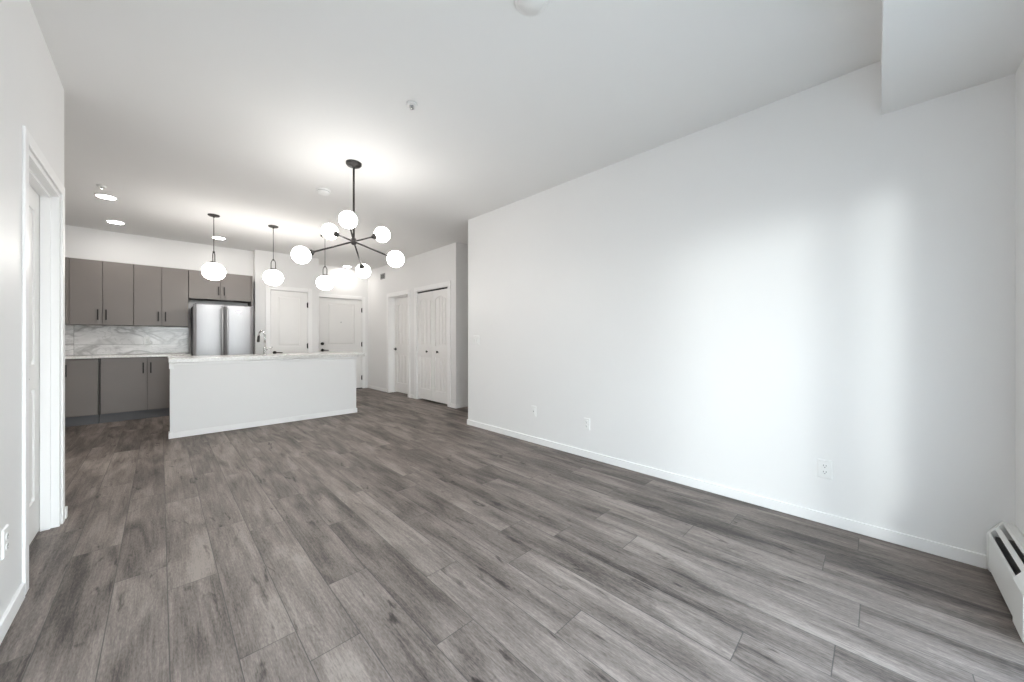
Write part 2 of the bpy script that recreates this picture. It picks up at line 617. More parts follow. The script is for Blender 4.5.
# left wall with one doorway
D1Y0, D1Y1, D1Z = 2.748, 3.53, 2.01
mb = MB()
LT = 0.20
mb.box(XL - LT, XL, YW, D1Y0 - 0.03, 0, H)
mb.box(XL - LT, XL, D1Y1 + 0.0, YL, 0, H)
mb.box(XL - LT, XL, D1Y0 - 0.03, D1Y1, D1Z + 0.03, H)
mb.box(XKL, XL - LT, YL - 0.12, YL, 0, H)
struct('wall_left', mb, M['wall'], 'white wall on the left with a doorway near its end', 'wall')

struct('wall_kitchen_left', MB().box(XKL - 0.12, XKL, YL - 0.12, YK + 0.12, 0, H), M['wall'], 'white side wall of the kitchen, mostly hidden', 'wall')
struct('wall_kitchen_back', MB().box(XKL, XP, YK, YK + 0.12, 0, H), M['wall'], 'white wall above and behind the grey kitchen cabinets', 'wall')

# closet block with doorway 2
D2X0, D2X1, DH = 1.435, 2.045, 2.045
mb = MB()
mb.box(XP, D2X0 - 0.02, YP, YP + 0.12, 0, H)
mb.box(D2X1 + 0.02, XP2, YP, YP + 0.12, 0, H)
mb.box(D2X0 - 0.02, D2X1 + 0.02, YP, YP + 0.12, DH + 0.02, H)
mb.box(XP, XP + 0.10, YP + 0.12, YK + 0.12, 0, H)
mb.box(XP2 - 0.10, XP2, YP + 0.12, YE + 0.12, 0, H)
struct('wall_closet', mb, M['wall'], 'white wall beside the refrigerator with a single panelled door', 'wall')

# entry wall with doorway 3
D3X0, D3X1 = 2.425, 3.335
mb = MB()
mb.box(XP2, D3X0 - 0.02, YE, YE + 0.12, 0, H)
mb.box(D3X1 + 0.02, XB, YE, YE + 0.12, 0, H)
mb.box(D3X0 - 0.02, D3X1 + 0.02, YE, YE + 0.12, DH + 0.02, H)
struct('wall_entry', mb, M['wall'], 'white wall at the far end holding the entry door', 'wall')

# wall with doorway 4 (recessed) and the bifold closet
D4Y0, D4Y1 = 6.445, 7.306
D5Y0, D5Y1 = 5.083, 6.133
BT = 0.17
mb = MB()
mb.box(XB, XB + BT, D4Y1, YE + 0.12, 0, H)
mb.box(XB, XB + BT, D5Y1, D4Y0, 0, H)
mb.box(XB, XB + BT, YH, D5Y0, 0, H)
mb.box(XB, XB + BT, D5Y0, D5Y1, DH, H)
mb.box(XB, XB + BT, D4Y0, D4Y1, DH, H)
mb.box(XB + BT, XE, YH, YH + 0.12, 0, H)
struct('wall_hall', mb, M['wall'], 'white wall with the bifold closet doors and a recessed door', 'wall')
struct('wall_hall_end', MB().box(XE, XE + 0.12, YR - 0.12, YH + 0.12, 0, H), M['wall'], 'white end wall of the side hall, out of sight', 'wall')

struct('wall_outer', MB().box(-1.9, -1.8, -0.62, 8.7, 0, H).box(5.4, 5.5, -0.62, 8.7, 0, H).box(-1.8, 5.4, 8.6, 8.7, 0, H)
       .box(-1.8, XL - 0.12, -0.62, -0.52, 0, H).box(XR + 0.12, 5.4, -0.62, -0.52, 0, H), M['wall'],
       'outer walls of the rooms behind the closed doors, out of sight', 'wall')

# baseboards
BH, BTk = 0.068, 0.013
def base(name, boxes, label):
    mb = MB()
    for b_ in boxes:
        mb.box(*b_, 0, BH)
    struct(name, mb, M['trim'], label, 'baseboard', bevel=0.003)
base('baseboard_right', [(XR - BTk, XR, -0.383, YR + BTk), (XR, XE, YR, YR + BTk)], 'low white baseboard along the right wall')
base('baseboard_left', [(XL, XL + BTk, YW, D1Y0 - 0.105), (XL, XL + BTk, D1Y1 + 0.085, YL + BTk), (XKL, XL, YL, YL + BTk)], 'low white baseboard along the left wall')
base('baseboard_hall', [(XB - BTk, XB, D4Y1 + 0.09, YE), (XB - BTk, XB, D5Y1 + 0.085, D4Y0 - 0.085), (XB - BTk, XB, YH - BTk, D5Y0 - 0.085),
                        (XB, XE, YH - BTk, YH)], 'low white baseboard below the hall wall and around its corner')
base('baseboard_entry', [(XP2, D3X0 - 0.09, YE - BTk, YE), (D3X1 + 0.09, XB - BTk, YE - BTk, YE), (XP2, XP2 + BTk, YP - BTk, YE - BTk)], 'low white baseboard beside the entry door')
base('baseboard_closet', [(XP, D2X0 - 0.09, YP - BTk, YP), (D2X1 + 0.09, XP2, YP - BTk, YP)], 'low white baseboard beside the closet door, behind the island')
base('baseboard_back', [(WX1 + 0.06, XR - 0.66, YW, YW + BTk)], 'low white baseboard under the window wall')

# ------------------------------------------------------------------ frames: map door-plane coordinates (a along, b up, d towards the room)
def fr_y(y0):   # wall facing -Y
    return lambda a, b, d: (a, y0 - d, b)
def fr_xm(x0):  # wall facing -X  (a = y)
    return lambda a, b, d: (x0 - d, a, b)
def fr_xp(x0):  # wall facing +X  (a = y)
    return lambda a, b, d: (x0 + d, a, b)

def rect(a0, a1, b0, b1):
    return [(a0, b0), (a1, b0), (a1, b1), (a0, b1)]

def fbox(mb, fr, a0, a1, b0, b1, d0, d1):
    mb.prism(rect(a0, a1, b0, b1), d0, d1, fr)

def door_slab(fr, a0, a1, b0, b1, panels, t=0.035):
    """stiles and rails with sunk, raised-centre panels; panels = (a0, a1, b0, b1)"""
    mb = MB()
    rec = 0.011
    fbox(mb, fr, a0, a1, b0, b1, -t, -rec)
    pa0, pa1 = panels[0][0], panels[0][1]
    fbox(mb, fr, a0, pa0, b0, b1, -rec, 0)
    fbox(mb, fr, pa1, a1, b0, b1, -rec, 0)
    zs = sorted([(p[2], p[3]) for p in panels])
    edges = [b0] + [z for p in zs for z in p] + [b1]
    for i in range(0, len(edges), 2):
        fbox(mb, fr, pa0, pa1, edges[i], edges[i + 1], -rec, 0)
    for p in panels:
        g, s = 0.012, 0.035
        mb.frustum(rect(p[0] + g, p[1] - g, p[2] + g, p[3] - g), rect(p[0] + s, p[1] - s, p[2] + s, p[3] - s), -rec, -0.002, fr)
    return mb

def grooved_slab(fr, a0, a1, b0, b1, pa0, pa1, top, bot, strips, t=0.035, rise=0.05):
    """two-panel slab: upper panel arched, both panels of vertical boards"""
    mb = MB()
    rec = 0.016
    fbox(mb, fr, a0, a1, b0, b1, -t, -rec)
    fbox(mb, fr, a0, pa0, b0, b1, -rec, 0)
    fbox(mb, fr, pa1, a1, b0, b1, -rec, 0)
    fbox(mb, fr, pa0, pa1, b0, bot[0], -rec, 0)
    fbox(mb, fr, pa0, pa1, bot[1], top[0], -rec, 0)
    w = pa1 - pa0
    arch = lambda a: top[1] - rise + rise * math.sin(PI * (a - pa0) / w)
    k = 14
    for i in range(k):
        q0, q1 = pa0 + w * i / k, pa0 + w * (i + 1) / k
        mb.prism([(q0, arch(q0)), (q1, arch(q1)), (q1, b1), (q0, b1)], -rec, 0, fr)
    m_ = 0.022
    sw = (w - 2 * m_) / strips
    for i in range(strips):
        q0, q1 = pa0 + m_ + sw * i + 0.008, pa0 + m_ + sw * (i + 1) - 0.008
        qs = [q0 + (q1 - q0) * j / 4 for j in range(5)]
        o_ = [(q0, top[0] + m_), (q1, top[0] + m_)] + [(q, arch(q) - m_) for q in reversed(qs)]
        mb.prism(o_, -rec, -0.003, fr)
        mb.prism(rect(q0, q1, bot[0] + m_, bot[1] - m_), -rec, -0.003, fr)
    return mb

def casing_mb(fr, a0, a1, b1, w=0.075, t=0.015, sides=(1, 1)):
    mb = MB()
    if sides[0]:
        fbox(mb, fr, a0 - w, a0, 0, b1 + w, 0, t)
    if sides[1]:
        fbox(mb, fr, a1, a1 + w, 0, b1 + w, 0, t)
    fbox(mb, fr, a0, a1, b1, b1 + w, 0, t)
    return mb

def jamb_mb(fr, a0, a1, b1, depth, t=0.02, stop=None):
    mb = MB()
    fbox(mb, fr, a0 - t, a0, 0, b1 + t, -depth, 0)
    fbox(mb, fr, a1, a1 + t, 0, b1 + t, -depth, 0)
    fbox(mb, fr, a0, a1, b1, b1 + t, -depth, 0)
    if stop:
        s0, s1, sw = stop
        fbox(mb, fr, a0, a0 + sw, 0, b1, -s1, -s0)
        fbox(mb, fr, a1 - sw, a1, 0, b1, -s1, -s0)
        fbox(mb, fr, a0, a1, b1 - sw, b1, -s1, -s0)
    return mb

def lever(fr, a, b, parent, direction=1):
    """round rose with a straight lever; direction = sign along a"""
    P = lambda da, db, d: Vector(fr(a + da, b + db, d))
    nrm = (P(0, 0, 1) - P(0, 0, 0)).normalized()
    mb = MB()
    mb.lathe([(0.0, 0.0), (0.031, 0.0), (0.031, 0.007), (0.027, 0.011), (0.012, 0.013), (0.011, 0.042), (0.0, 0.042)], P(0, 0, 0), nrm, 24)
    s = direction
    mb.tube([P(0, 0, 0.036), P(0.012 * s, 0, 0.046), P(0.05 * s, 0, 0.047), P(0.105 * s, -0.003, 0.045), P(0.118 * s, -0.003, 0.043)],
            [0.010, 0.0105, 0.0095, 0.0085, 0.006], 12)
    o = mb.build('lever_handle', M['black'], parent)
    o['label'] = 'black lever handle on a round plate'
    return o

def hinge(fr, a, b, parent):
    mb = MB()
    P = lambda da, db, d: fr(a + da, b + db, d)
    mb.tube([P(0, -0.05, 0.006), P(0, 0.05, 0.006)], 0.0085, 10)
    mb.prism(rect(a - 0.016, a + 0.002, b - 0.045, b + 0.045), -0.001, 0.002, fr)
    mb.lathe([(0.0, 0), (0.0085, 0), (0.0065, 0.006), (0.0, 0.008)], P(0, 0.05, 0.006), (0, 0, 1), 10)
    o = mb.build('hinge', M['black'], parent)
    o['label'] = 'black hinge'
    return o

# door_1: left wall, slab set back at the far side of the jamb
fr = fr_xp(XL)
d = thing('door_1', (0, 0, 0), 'white door set deep in the doorway of the left wall', 'door', kind='structure')
jamb_mb(fr, D1Y0, D1Y1 - 0.03, D1Z, LT, t=0.028, stop=(0.034, 0.072, 0.014)).build('jamb', M['trim'], d)
casing_mb(fr, D1Y0 - 0.026, D1Y1 - 0.004, D1Z + 0.028, w=0.06, t=0.011).build('casing', M['trim'], d, bevel=0.004)
fs = fr_xp(XL - 0.074)
w0, w1 = D1Y0 + 0.003, D1Y1 - 0.033
door_slab(fs, w0, w1, 0.012, D1Z - 0.004, [(w0 + 0.12, w1 - 0.12, 1.0, D1Z - 0.13), (w0 + 0.12, w1 - 0.12, 0.22, 0.86)]).build('slab', M['door'], d)
lever(fs, w0 + 0.07, 0.95, d, 1)

# door_2: closet door beside the refrigerator
fr = fr_y(YP)
d = thing('door_2', (0, 0, 0), 'narrow white panelled closet door between the refrigerator and the entry door', 'door', kind='structure')
jamb_mb(fr, D2X0, D2X1, DH, 0.12).build('jamb', M['trim'], d)
casing_mb(fr, D2X0 - 0.006, D2X1 + 0.006, DH + 0.006, w=0.07).build('casing', M['trim'], d, bevel=0.004)
fs = fr_y(YP + 0.004)
w0, w1 = D2X0 + 0.004, D2X1 - 0.004
door_slab(fs, w0, w1, 0.012, DH - 0.006, [(1.55, 1.93, 1.01, 1.945), (1.55, 1.93, 0.24, 0.80)]).build('slab', M['door'], d)
lever(fs, 1.50, 0.893, d, 1)
for z in (1.80, 1.01, 0.25):
    hinge(fr, D2X1 + 0.001, z, d)

# door_3: entry door
fr = fr_y(YE)
d = thing('door_3', (0, 0, 0), 'wide white entry door with black deadbolt, lever and peephole', 'door', kind='structure')
jamb_mb(fr, D3X0, D3X1, DH, 0.12).build('jamb', M['trim'], d)
casing_mb(fr, D3X0 - 0.006, D3X1 + 0.006, DH + 0.006, w=0.07).build('casing', M['trim'], d, bevel=0.004)
fs = fr_y(YE + 0.004)
w0, w1 = D3X0 + 0.004, D3X1 - 0.004
door_slab(fs, w0, w1, 0.018, DH - 0.008, [(2.60, 3.165, 1.02, 1.93), (2.60, 3.165, 0.24, 0.80)], t=0.045).build('slab', M['door'], d)
lever(fs, 2.49, 0.903, d, 1)
mb = MB()
mb.lathe([(0, 0), (0.033, 0), (0.033, 0.012), (0.026, 0.02), (0, 0.02)], fs(2.49, 1.043, 0), (0, -1, 0), 24)
mb.box(2.485, 2.495, YE - 0.034, YE - 0.015, 1.028, 1.058)
o = mb.build('deadbolt', M['black'], d)
o['label'] = 'round black deadbolt above the lever'
o = MB().lathe([(0, 0), (0.011, 0), (0.011, 0.005), (0.006, 0.007), (0, 0.004)], fs(2.875, 1.518, 0.0), (0, -1, 0), 16).build('peephole', M['grey_plastic'], d)
o['label'] = 'small grey peephole'
for z in (1.807, 1.02, 0.25):
    hinge(fr, D3X1 + 0.001, z, d)
o = MB().box(D3X0, D3X1, YE - 0.03, YE + 0.10, 0, 0.016).build('threshold', M['black'], d)
o['label'] = 'dark threshold strip'

# door_4: recessed door in the hall wall
fr = fr_xm(XB)
d = thing('door_4', (0, 0, 0), 'white grooved two-panel door set back in the hall wall left of the bifold closet', 'door', kind='structure')
jamb_mb(fr, D4Y0 + 0.02, D4Y1 - 0.02, DH - 0.02, BT, stop=(0.09, 0.12, 0.012)).build('jamb', M['trim'], d)
casing_mb(fr, D4Y0 + 0.014, D4Y1 - 0.014, DH - 0.014, w=0.08).build('casing', M['trim'], d, bevel=0.004)
fs = fr_xm(XB + 0.122)
w0, w1 = D4Y0 + 0.023, D4Y1 - 0.023
grooved_slab(fs, w0, w1, 0.02, DH - 0.025, w0 + 0.11, w1 - 0.11, (1.02, 1.90), (0.22, 0.82), 4).build('slab', M['door'], d)
lever(fs, w1 - 0.065, 0.93, d, -1)

# door_5: bifold closet, two leaves
d = thing('door_5', (0, 0, 0), 'pair of white bifold closet doors with arched grooved panels', 'door', kind='structure')
jamb_mb(fr, D5Y0 + 0.012, D5Y1 - 0.012, DH - 0.012, BT, t=0.012).build('jamb', M['trim'], d)
casing_mb(fr, D5Y0 + 0.006, D5Y1 - 0.006, DH - 0.006, w=0.08).build('casing', M['trim'], d, bevel=0.004)
fs = fr_xm(XB + 0.016)
mid = (D5Y0 + D5Y1) / 2 - 0.02
for (q0, q1, kb) in ((D5Y0 + 0.018, mid - 0.005, 5.423), (mid + 0.005, D5Y1 - 0.018, 5.771)):
    lf = grooved_slab(fs, q0, q1, 0.032, DH - 0.038, q0 + 0.07, q1 - 0.07, (1.02, 1.90), (0.22, 0.82), 3, rise=0.045).build('leaf', M['door'], d)
    mb = MB().lathe([(0, 0), (0.010, 0), (0.008, 0.012), (0.017, 0.018), (0.020, 0.028), (0.012, 0.034), (0, 0.035)], fs(kb, 0.915, 0), (-1, 0, 0), 20)
    kn = mb.build('knob', M['black'], lf)
    kn['label'] = 'small round black knob'
o = MB().box(XB + 0.012, XB + 0.05, D5Y0 + 0.012, D5Y1 - 0.012, DH - 0.036, DH - 0.013).build('track', M['black'], d)
o['label'] = 'dark track above the leaves'

# window_1: sliding balcony door that lights the room (behind the camera)
d = thing('window_1', (0, 0, 0), 'wide glazed balcony door in the window wall, behind the viewer', 'window', kind='structure')
y0, y1 = YW - 0.12, YW - 0.02
MX = 1.56
mb = MB()
mb.box(WX0, WX0 + 0.05, y0, y1, 0, WZ).box(WX1 - 0.05, WX1, y0, y1, 0, WZ)
mb.box(WX0 + 0.05, WX1 - 0.05, y0, y1, WZ - 0.05, WZ).box(WX0 + 0.05, WX1 - 0.05, y0, y1, 0, 0.05)
mb.box(MX - 0.05, MX + 0.05, y0, y1, 0.05, WZ - 0.05)
mb.build('window_frame', M['window_frame'], d, bevel=0.004)
for (q0, q1) in ((WX0 + 0.05, MX - 0.05), (MX + 0.05, WX1 - 0.05)):
    MB().box(q0, q1, YW - 0.075, YW - 0.069, 0.05, WZ - 0.05).build('pane', M['glass'], d)
struct('balcony_floor', MB().box(-2.5, 4.5, -2.4, -0.62, -0.25, -0.10), M['concrete'], 'bare concrete balcony outside the glazed door', 'balcony')

# ------------------------------------------------------------------ kitchen cabinets
def pull(fr, a, b0, b1, parent, mat='black'):
    P = lambda b, d: fr(a, b, d)
    mb = MB()
    w = 0.0065
    mb.prism(rect(a - w, a + w, b0, b1), 0.024, 0.034, fr)
    mb.prism(rect(a - w, a + w, b0, b0 + 0.012), -0.001, 0.026, fr)
    mb.prism(rect(a - w, a + w, b1 - 0.012, b1), -0.001, 0.026, fr)
    o = mb.build('handle', M[mat], parent, bevel=0.0015)
    o['label'] = 'slim vertical black pull'
    return o

UF = 7.595      # face of upper doors
UZ0, UZ1 = 1.342, 2.24
def upper_cabinet(x0, x1, z0, z1, doors, label, yback=YK, hz=(1.41, 1.557), gable=True, group='grey upper cabinets on the kitchen wall'):
    c = thing('upper_cabinet', ((x0 + x1) / 2, yback, z0), label, 'cabinet', group)
    off = Vector((-(x0 + x1) / 2, -yback, -z0))
    def put(o):
        o.location = off
        return o
    g = 0.0025
    put(MB().box(x0 + 0.001, x1 - 0.001, UF + 0.019, yback - 0.003, z0, z1).build('body', M['cabinet_dark'], c))
    fr = fr_y(UF)
    for (a0, a1, hx) in doors:
        dr = MB()
        fbox(dr, fr, a0 + g, a1 - g, z0 + 0.002, z1 - 0.002, -0.019, 0)
        dr = put(dr.build('door', M['cabinet'], c, bevel=0.0015))
        if hx is not None:
            h_ = pull(fr, hx, hz[0], hz[1], dr)
    return c
upper_cabinet(-1.50, -0.907, UZ0, UZ1, [(-1.50, -1.2035, -1.245), (-1.2035, -0.907, -1.162)], 'grey upper cabinet at the far left, hidden by the left wall')
# filler strip
c = tag(MB().box(-0.905, -0.878, UF + 0.004, YK, UZ0, UZ1).build('filler_panel', M['cabinet'], None), 'narrow grey filler strip at the left end of the visible upper cabinets', 'filler')
upper_cabinet(-0.876, -0.2795, UZ0, UZ1, [(-0.876, -0.578, -0.621), (-0.578, -0.2795, -0.544)], 'left tall grey two-door upper cabinet above the marble backsplash')
upper_cabinet(-0.2785, 0.3145, UZ0, UZ1, [(-0.2785, 0.0145, -0.023), (0.0145, 0.3145, 0.056)], 'tall grey two-door upper cabinet next to the refrigerator')
c = upper_cabinet(0.317, 1.122, 1.79, UZ1, [(0.317, 0.7085, 0.683), (0.7085, 1.116, 0.757)], 'short wide grey upper cabinet above the refrigerator', hz=(1.865, 2.003))
tag(MB().box(1.124, 1.142, UF - 0.004, YK, 1.72, UZ1).build('end_panel', M['cabinet'], None, bevel=0.001), 'thin grey end panel right of the cabinet above the refrigerator', 'panel')

LF = 7.335      # face of lower doors
LZ0, LZ1 = 0.13, 0.878
def base_cabinet(x0, x1, doors, label):
    c = thing('base_cabinet', ((x0 + x1) / 2, YK, 0), label, 'cabinet', 'grey base cabinets below the kitchen counter')
    off = Vector((-(x0 + x1) / 2, -YK, 0))
    g = 0.0025
    fr = fr_y(LF)
    o = MB().box(x0 + 0.001, x1 - 0.001, LF + 0.019, YK - 0.003, LZ0 - 0.005, 0.885).build('body', M['cabinet_dark'], c); o.location = off
    o = MB().box(x0 + 0.001, x1 - 0.001, 7.39, YK - 0.003, 0, LZ0 - 0.005).build('toe_kick', M['kick'], c); o.location = off
    for (a0, a1, hx) in doors:
        dr = MB()
        fbox(dr, fr, a0 + g, a1 - g, LZ0, LZ1, -0.019, 0)
        dr = dr.build('door', M['cabinet'], c, bevel=0.0015); dr.location = off
        if hx is not None:
            pull(fr, hx, 0.657, 0.812, dr)
    return c
base_cabinet(-1.50, -0.897, [(-1.50, -1.2, -1.24), (-1.2, -0.897, -1.16)], 'grey base cabinet at the far left, hidden by the left wall')
base_cabinet(-0.895, -0.589, [(-0.895, -0.600, -0.868)], 'narrow grey one-door base cabinet at the left of the visible run')
base_cabinet(-0.587, 0.305, [(-0.576, -0.134, -0.175), (-0.134, 0.305, -0.098)], 'wide grey two-door base cabinet between the narrow one and the refrigerator')
tag(MB().box(-1.50, 0.335, 7.31, YK - 0.011, 0.886, 0.918).build('countertop', M['quartz'], None, bevel=0.003), 'pale stone worktop on the grey wall cabinets under the marble backsplash', 'countertop')
struct('trim_2', MB().box(XKL, 0.33, YK - 0.01, YK, 0.9, UZ0), M['marble'], 'grey-veined white marble tile backsplash', 'backsplash')

# ------------------------------------------------------------------ refrigerator
FX0, FX1, FY = 0.352, 1.085, 7.17
FT = 1.672
fg = thing('refrigerator', ((FX0 + FX1) / 2, YK - 0.02, 0), 'stainless steel french-door refrigerator between the counter and the closet wall', 'refrigerator')
off = Vector((-(FX0 + FX1) / 2, -(YK - 0.02), 0))
def fput(mb, name, mat, parent=fg, bevel=0.0, segs=2):
    o = mb.build(name, mat, parent, bevel, segs)
    if parent is fg:
        o.location = off
    return o
fput(MB().box(FX0 + 0.005, FX1 - 0.005, FY + 0.075, YK - 0.03, 0.02, FT - 0.015), 'body', M['fridge_side'], bevel=0.004)
fmid = (FX0 + FX1) / 2 - 0.002
def bowed_door(a0, a1, z0, z1):
    """gently bowed door front"""
    n = 10
    pts = []
    for i in range(n + 1):
        t = i / n
        x = a0 + (a1 - a0) * t
        bow = 0.014 * (1 - (2 * t - 1) ** 2)
        e_ = min(t, 1 - t) * (a1 - a0)
        rnd_ = 0.012 * max(0.0, 1 - e_ / 0.012)
        pts.append((x, FY + 0.014 - bow + rnd_))
    pts += [(a1, FY + 0.072), (a0, FY + 0.072)]
    mb = MB()
    mb.prism(pts, z0, z1, lambda a, b, d_: (a, b, d_))
    return mb
for (a0, a1, hx) in ((FX0, fmid - 0.003, fmid - 0.032), (fmid + 0.003, FX1, fmid + 0.032)):
    dr = fput(bowed_door(a0, a1, 0.70, FT), 'door', M['steel'], bevel=0.003)
    mb = MB()
    mb.tube([(hx, FY - 0.002, 0.80), (hx, FY - 0.035, 0.815), (hx, FY - 0.044, 0.86), (hx, FY - 0.048, 1.2), (hx, FY - 0.044, 1.56), (hx, FY - 0.035, 1.605), (hx, FY - 0.002, 1.62)], 0.0135, 14)
    h_ = mb.build('handle', M['steel'], dr)
    h_['label'] = 'long vertical steel bar handle'
    if hx > fmid:
        b_ = MB().box(0.86, 0.925, FY - 0.003, FY + 0.006, 1.572, 1.586).build('badge', M['chrome'], dr, bevel=0.002)
        b_['label'] = 'tiny bright badge near the top'
dw = fput(bowed_door(FX0, FX1, 0.06, 0.69), 'freezer_drawer', M['steel'], bevel=0.003)
MB().tube([(FX0 + 0.08, FY + 0.002, 0.60), (FX0 + 0.085, FY - 0.04, 0.60), (fmid, FY - 0.055, 0.60), (FX1 - 0.085, FY - 0.04, 0.60), (FX1 - 0.08, FY + 0.002, 0.60)], 0.0125, 12).build('handle', M['steel'], dw)
for x in (FX0 + 0.06, FX1 - 0.06):
    o = fput(MB().box(x - 0.04, x + 0.04, FY + 0.03, FY + 0.13, FT - 0.012, FT + 0.012), 'hinge_cover', M['fridge_side'], bevel=0.004)
fput(MB().box(FX0 + 0.02, FX1 - 0.02, FY + 0.09, YK - 0.08, 0.0, 0.055), 'base_grille', M['fridge_side'])

# ------------------------------------------------------------------ island
IX0, IX1, IY0, IY1 = 0.078, 2.179, 5.688, 6.30
isl = thing('kitchen_island', ((IX0 + IX1) / 2, (IY0 + IY1) / 2, 0), 'long white panelled kitchen island facing the living area', 'kitchen island')
off = Vector((-(IX0 + IX1) / 2, -(IY0 + IY1) / 2, 0))
def iput(mb, name, mat, bevel=0.0):
    o = mb.build(name, mat, isl, bevel)
    o.location = off
    return o
iput(MB().box(IX0, IX1, IY0, IY0 + 0.10, 0, 0.871), 'front_panel', M['wall'])
iput(MB().box(IX1 - 0.10, IX1, IY0 + 0.101, IY1, 0, 0.871), 'end_panel', M['wall'])
iput(MB().box(IX0 + 0.004, IX1 - 0.101, IY0 + 0.101, IY1 - 0.02, 0.11, 0.66).box(IX0 + 0.004, 0.60, IY0 + 0.101, IY1 - 0.02, 0.661, 0.871).box(1.42, IX1 - 0.101, IY0 + 0.101, IY1 - 0.02, 0.661, 0.871), 'body', M['cabinet_dark'])
iput(MB().box(IX0 + 0.02, IX1 - 0.101, IY0 + 0.101, IY1 - 0.08, 0, 0.109), 'toe_kick', M['kick'])
iput(MB().box(IX0 - BTk, IX1 + BTk, IY0 - BTk, IY0, 0, BH).box(IX0 - BTk, IX0, IY0, IY0 + 0.10, 0, BH).box(IX1, IX1 + BTk, IY0, IY1, 0, BH), 'baseboard', M['trim'], 0.003)
o = iput(MB().box(IX0 - 0.008, IX0 + 0.03, IY0 - 0.012, IY0, 0.80, 0.869).box(IX0 + 0.03, IX1 + 0.01, IY0 - 0.010, IY0, 0.842, 0.869), 'top_trim', M['trim'], 0.003)
frb = lambda a, b, d_: (a, IY1 - 0.02 + d_, b)
for k in range(4):
    a0 = IX0 + 0.006 + k * 0.498
    dr = MB(); fbox(dr, frb, a0 + 0.0025, a0 + 0.4955, 0.13, 0.868, 0.001, 0.02)
    dr = iput(dr, 'door', M['cabinet'], 0.0015)
    pull(frb, a0 + (0.45 if k % 2 == 0 else 0.045), 0.65, 0.80, dr)
# island worktop with a cut-out for the sink
CX0, CX1, CY0, CY1 = 0.066, 2.305, 5.655, 6.335
SX0, SX1, SY0, SY1 = 0.66, 1.36, 5.93, 6.26
mb = MB()
bm = mb.bm
xs, ys = [CX0, SX0, SX1, CX1], [CY0, SY0, SY1, CY1]
vt = {}
for zi, z in enumerate((0.872, 0.922)):
    for i, x in enumerate(xs):
        for j, y in enumerate(ys):
            vt[i, j, zi] = bm.verts.new((x, y, z))
for i in range(3):
    for j in range(3):
        if (i, j) == (1, 1):
            continue
        bm.faces.new([vt[i, j, 1], vt[i + 1, j, 1], vt[i + 1, j + 1, 1], vt[i, j + 1, 1]])
        bm.faces.new([vt[i, j, 0], vt[i, j + 1, 0], vt[i + 1, j + 1, 0], vt[i + 1, j, 0]])
for i in range(3):
    bm.faces.new([vt[i, 0, 0], vt[i + 1, 0, 0], vt[i + 1, 0, 1], vt[i, 0, 1]])
    bm.faces.new([vt[i, 3, 0], vt[i, 3, 1], vt[i + 1, 3, 1], vt[i + 1, 3, 0]])
    bm.faces.new([vt[0, i, 0], vt[0, i, 1], vt[0, i + 1, 1], vt[0, i + 1, 0]])
    bm.faces.new([vt[3, i, 0], vt[3, i + 1, 0], vt[3, i + 1, 1], vt[3, i, 1]])
bm.faces.new([vt[1, 1, 0], vt[1, 1, 1], vt[2, 1, 1], vt[2, 1, 0]])
bm.faces.new([vt[1, 2, 0], vt[2, 2, 0], vt[2, 2, 1], vt[1, 2, 1]])
bm.faces.new([vt[1, 1, 0], vt[1, 2, 0], vt[1, 2, 1], vt[1, 1, 1]])
bm.faces.new([vt[2, 1, 0], vt[2, 1, 1], vt[2, 2, 1], vt[2, 2, 0]])
tag(mb.build('island_countertop', M['quartz'], None, bevel=0.003), 'pale stone worktop overhanging the right end of the white island', 'countertop')
# sink
mb = MB()
e_ = 0.004
a0, a1, b0, b1, z0, z1 = SX0 - 0.015, SX1 + 0.015, SY0 - 0.015, SY1 + 0.015, 0.672, 0.871
mb.box(a0, a1, b0, b1, z0, z0 + e_).box(a0, a0 + e_, b0, b1, z0 + e_, z1).box(a1 - e_, a1, b0, b1, z0 + e_, z1)
mb.box(a0 + e_, a1 - e_, b0, b0 + e_, z0 + e_, z1).box(a0 + e_, a1 - e_, b1 - e_, b1, z0 + e_, z1)
sk = tag(mb.build('sink', M['chrome'], None), 'steel sink basin sunk into the island worktop', 'sink')
MB().lathe([(0, 0), (0.04, 0), (0.04, 0.003), (0.028, 0.001), (0, 0.001)], ((a0 + a1) / 2, (b0 + b1) / 2, z0 + e_), (0, 0, 1), 20).build('drain', M['grey_plastic'], sk)
# faucet
fx, fy, fz = 1.014, 5.83, 0.922
fc = thing('faucet', (fx, fy, fz), 'chrome gooseneck kitchen faucet on the island worktop', 'faucet')
mb = MB().lathe([(0, 0), (0.028, 0), (0.028, 0.008), (0.022, 0.014), (0.018, 0.02), (0.018, 0.10), (0.015, 0.115), (0, 0.115)], (0, 0, 0), (0, 0, 1), 20)
mb.build('base', M['chrome'], fc)
arc = [(0, 0, 0.10), (0, 0, 0.25)]
R_ = 0.085
for i in range(1, 11):
    a_ = PI * i / 10 * 0.94
    arc.append((-0.25 * R_ * (1 - math.cos(a_)), R_ * (1 - math.cos(a_)), 0.25 + R_ * math.sin(a_)))
mb = MB().tube(arc, 0.0115, 12)
mb.build('spout', M['chrome'], fc)
p0, p1 = Vector(arc[-1]), Vector(arc[-1]) + Vector((-0.004, 0.012, -0.085))
o = MB().tube([p0 + (p0 - p1) * 0.05, p0.lerp(p1, 0.2), p0.lerp(p1, 0.75), p1], [0.013, 0.0155, 0.0175, 0.016], 14).build('spray_head', M['bronze'], fc)
o['label'] = 'darker pull-down spray head'
o = MB().tube([(0.012, 0, 0.075), (0.045, -0.004, 0.085), (0.085, -0.01, 0.115)], [0.009, 0.008, 0.006], 12).build('lever', M['chrome'], fc)

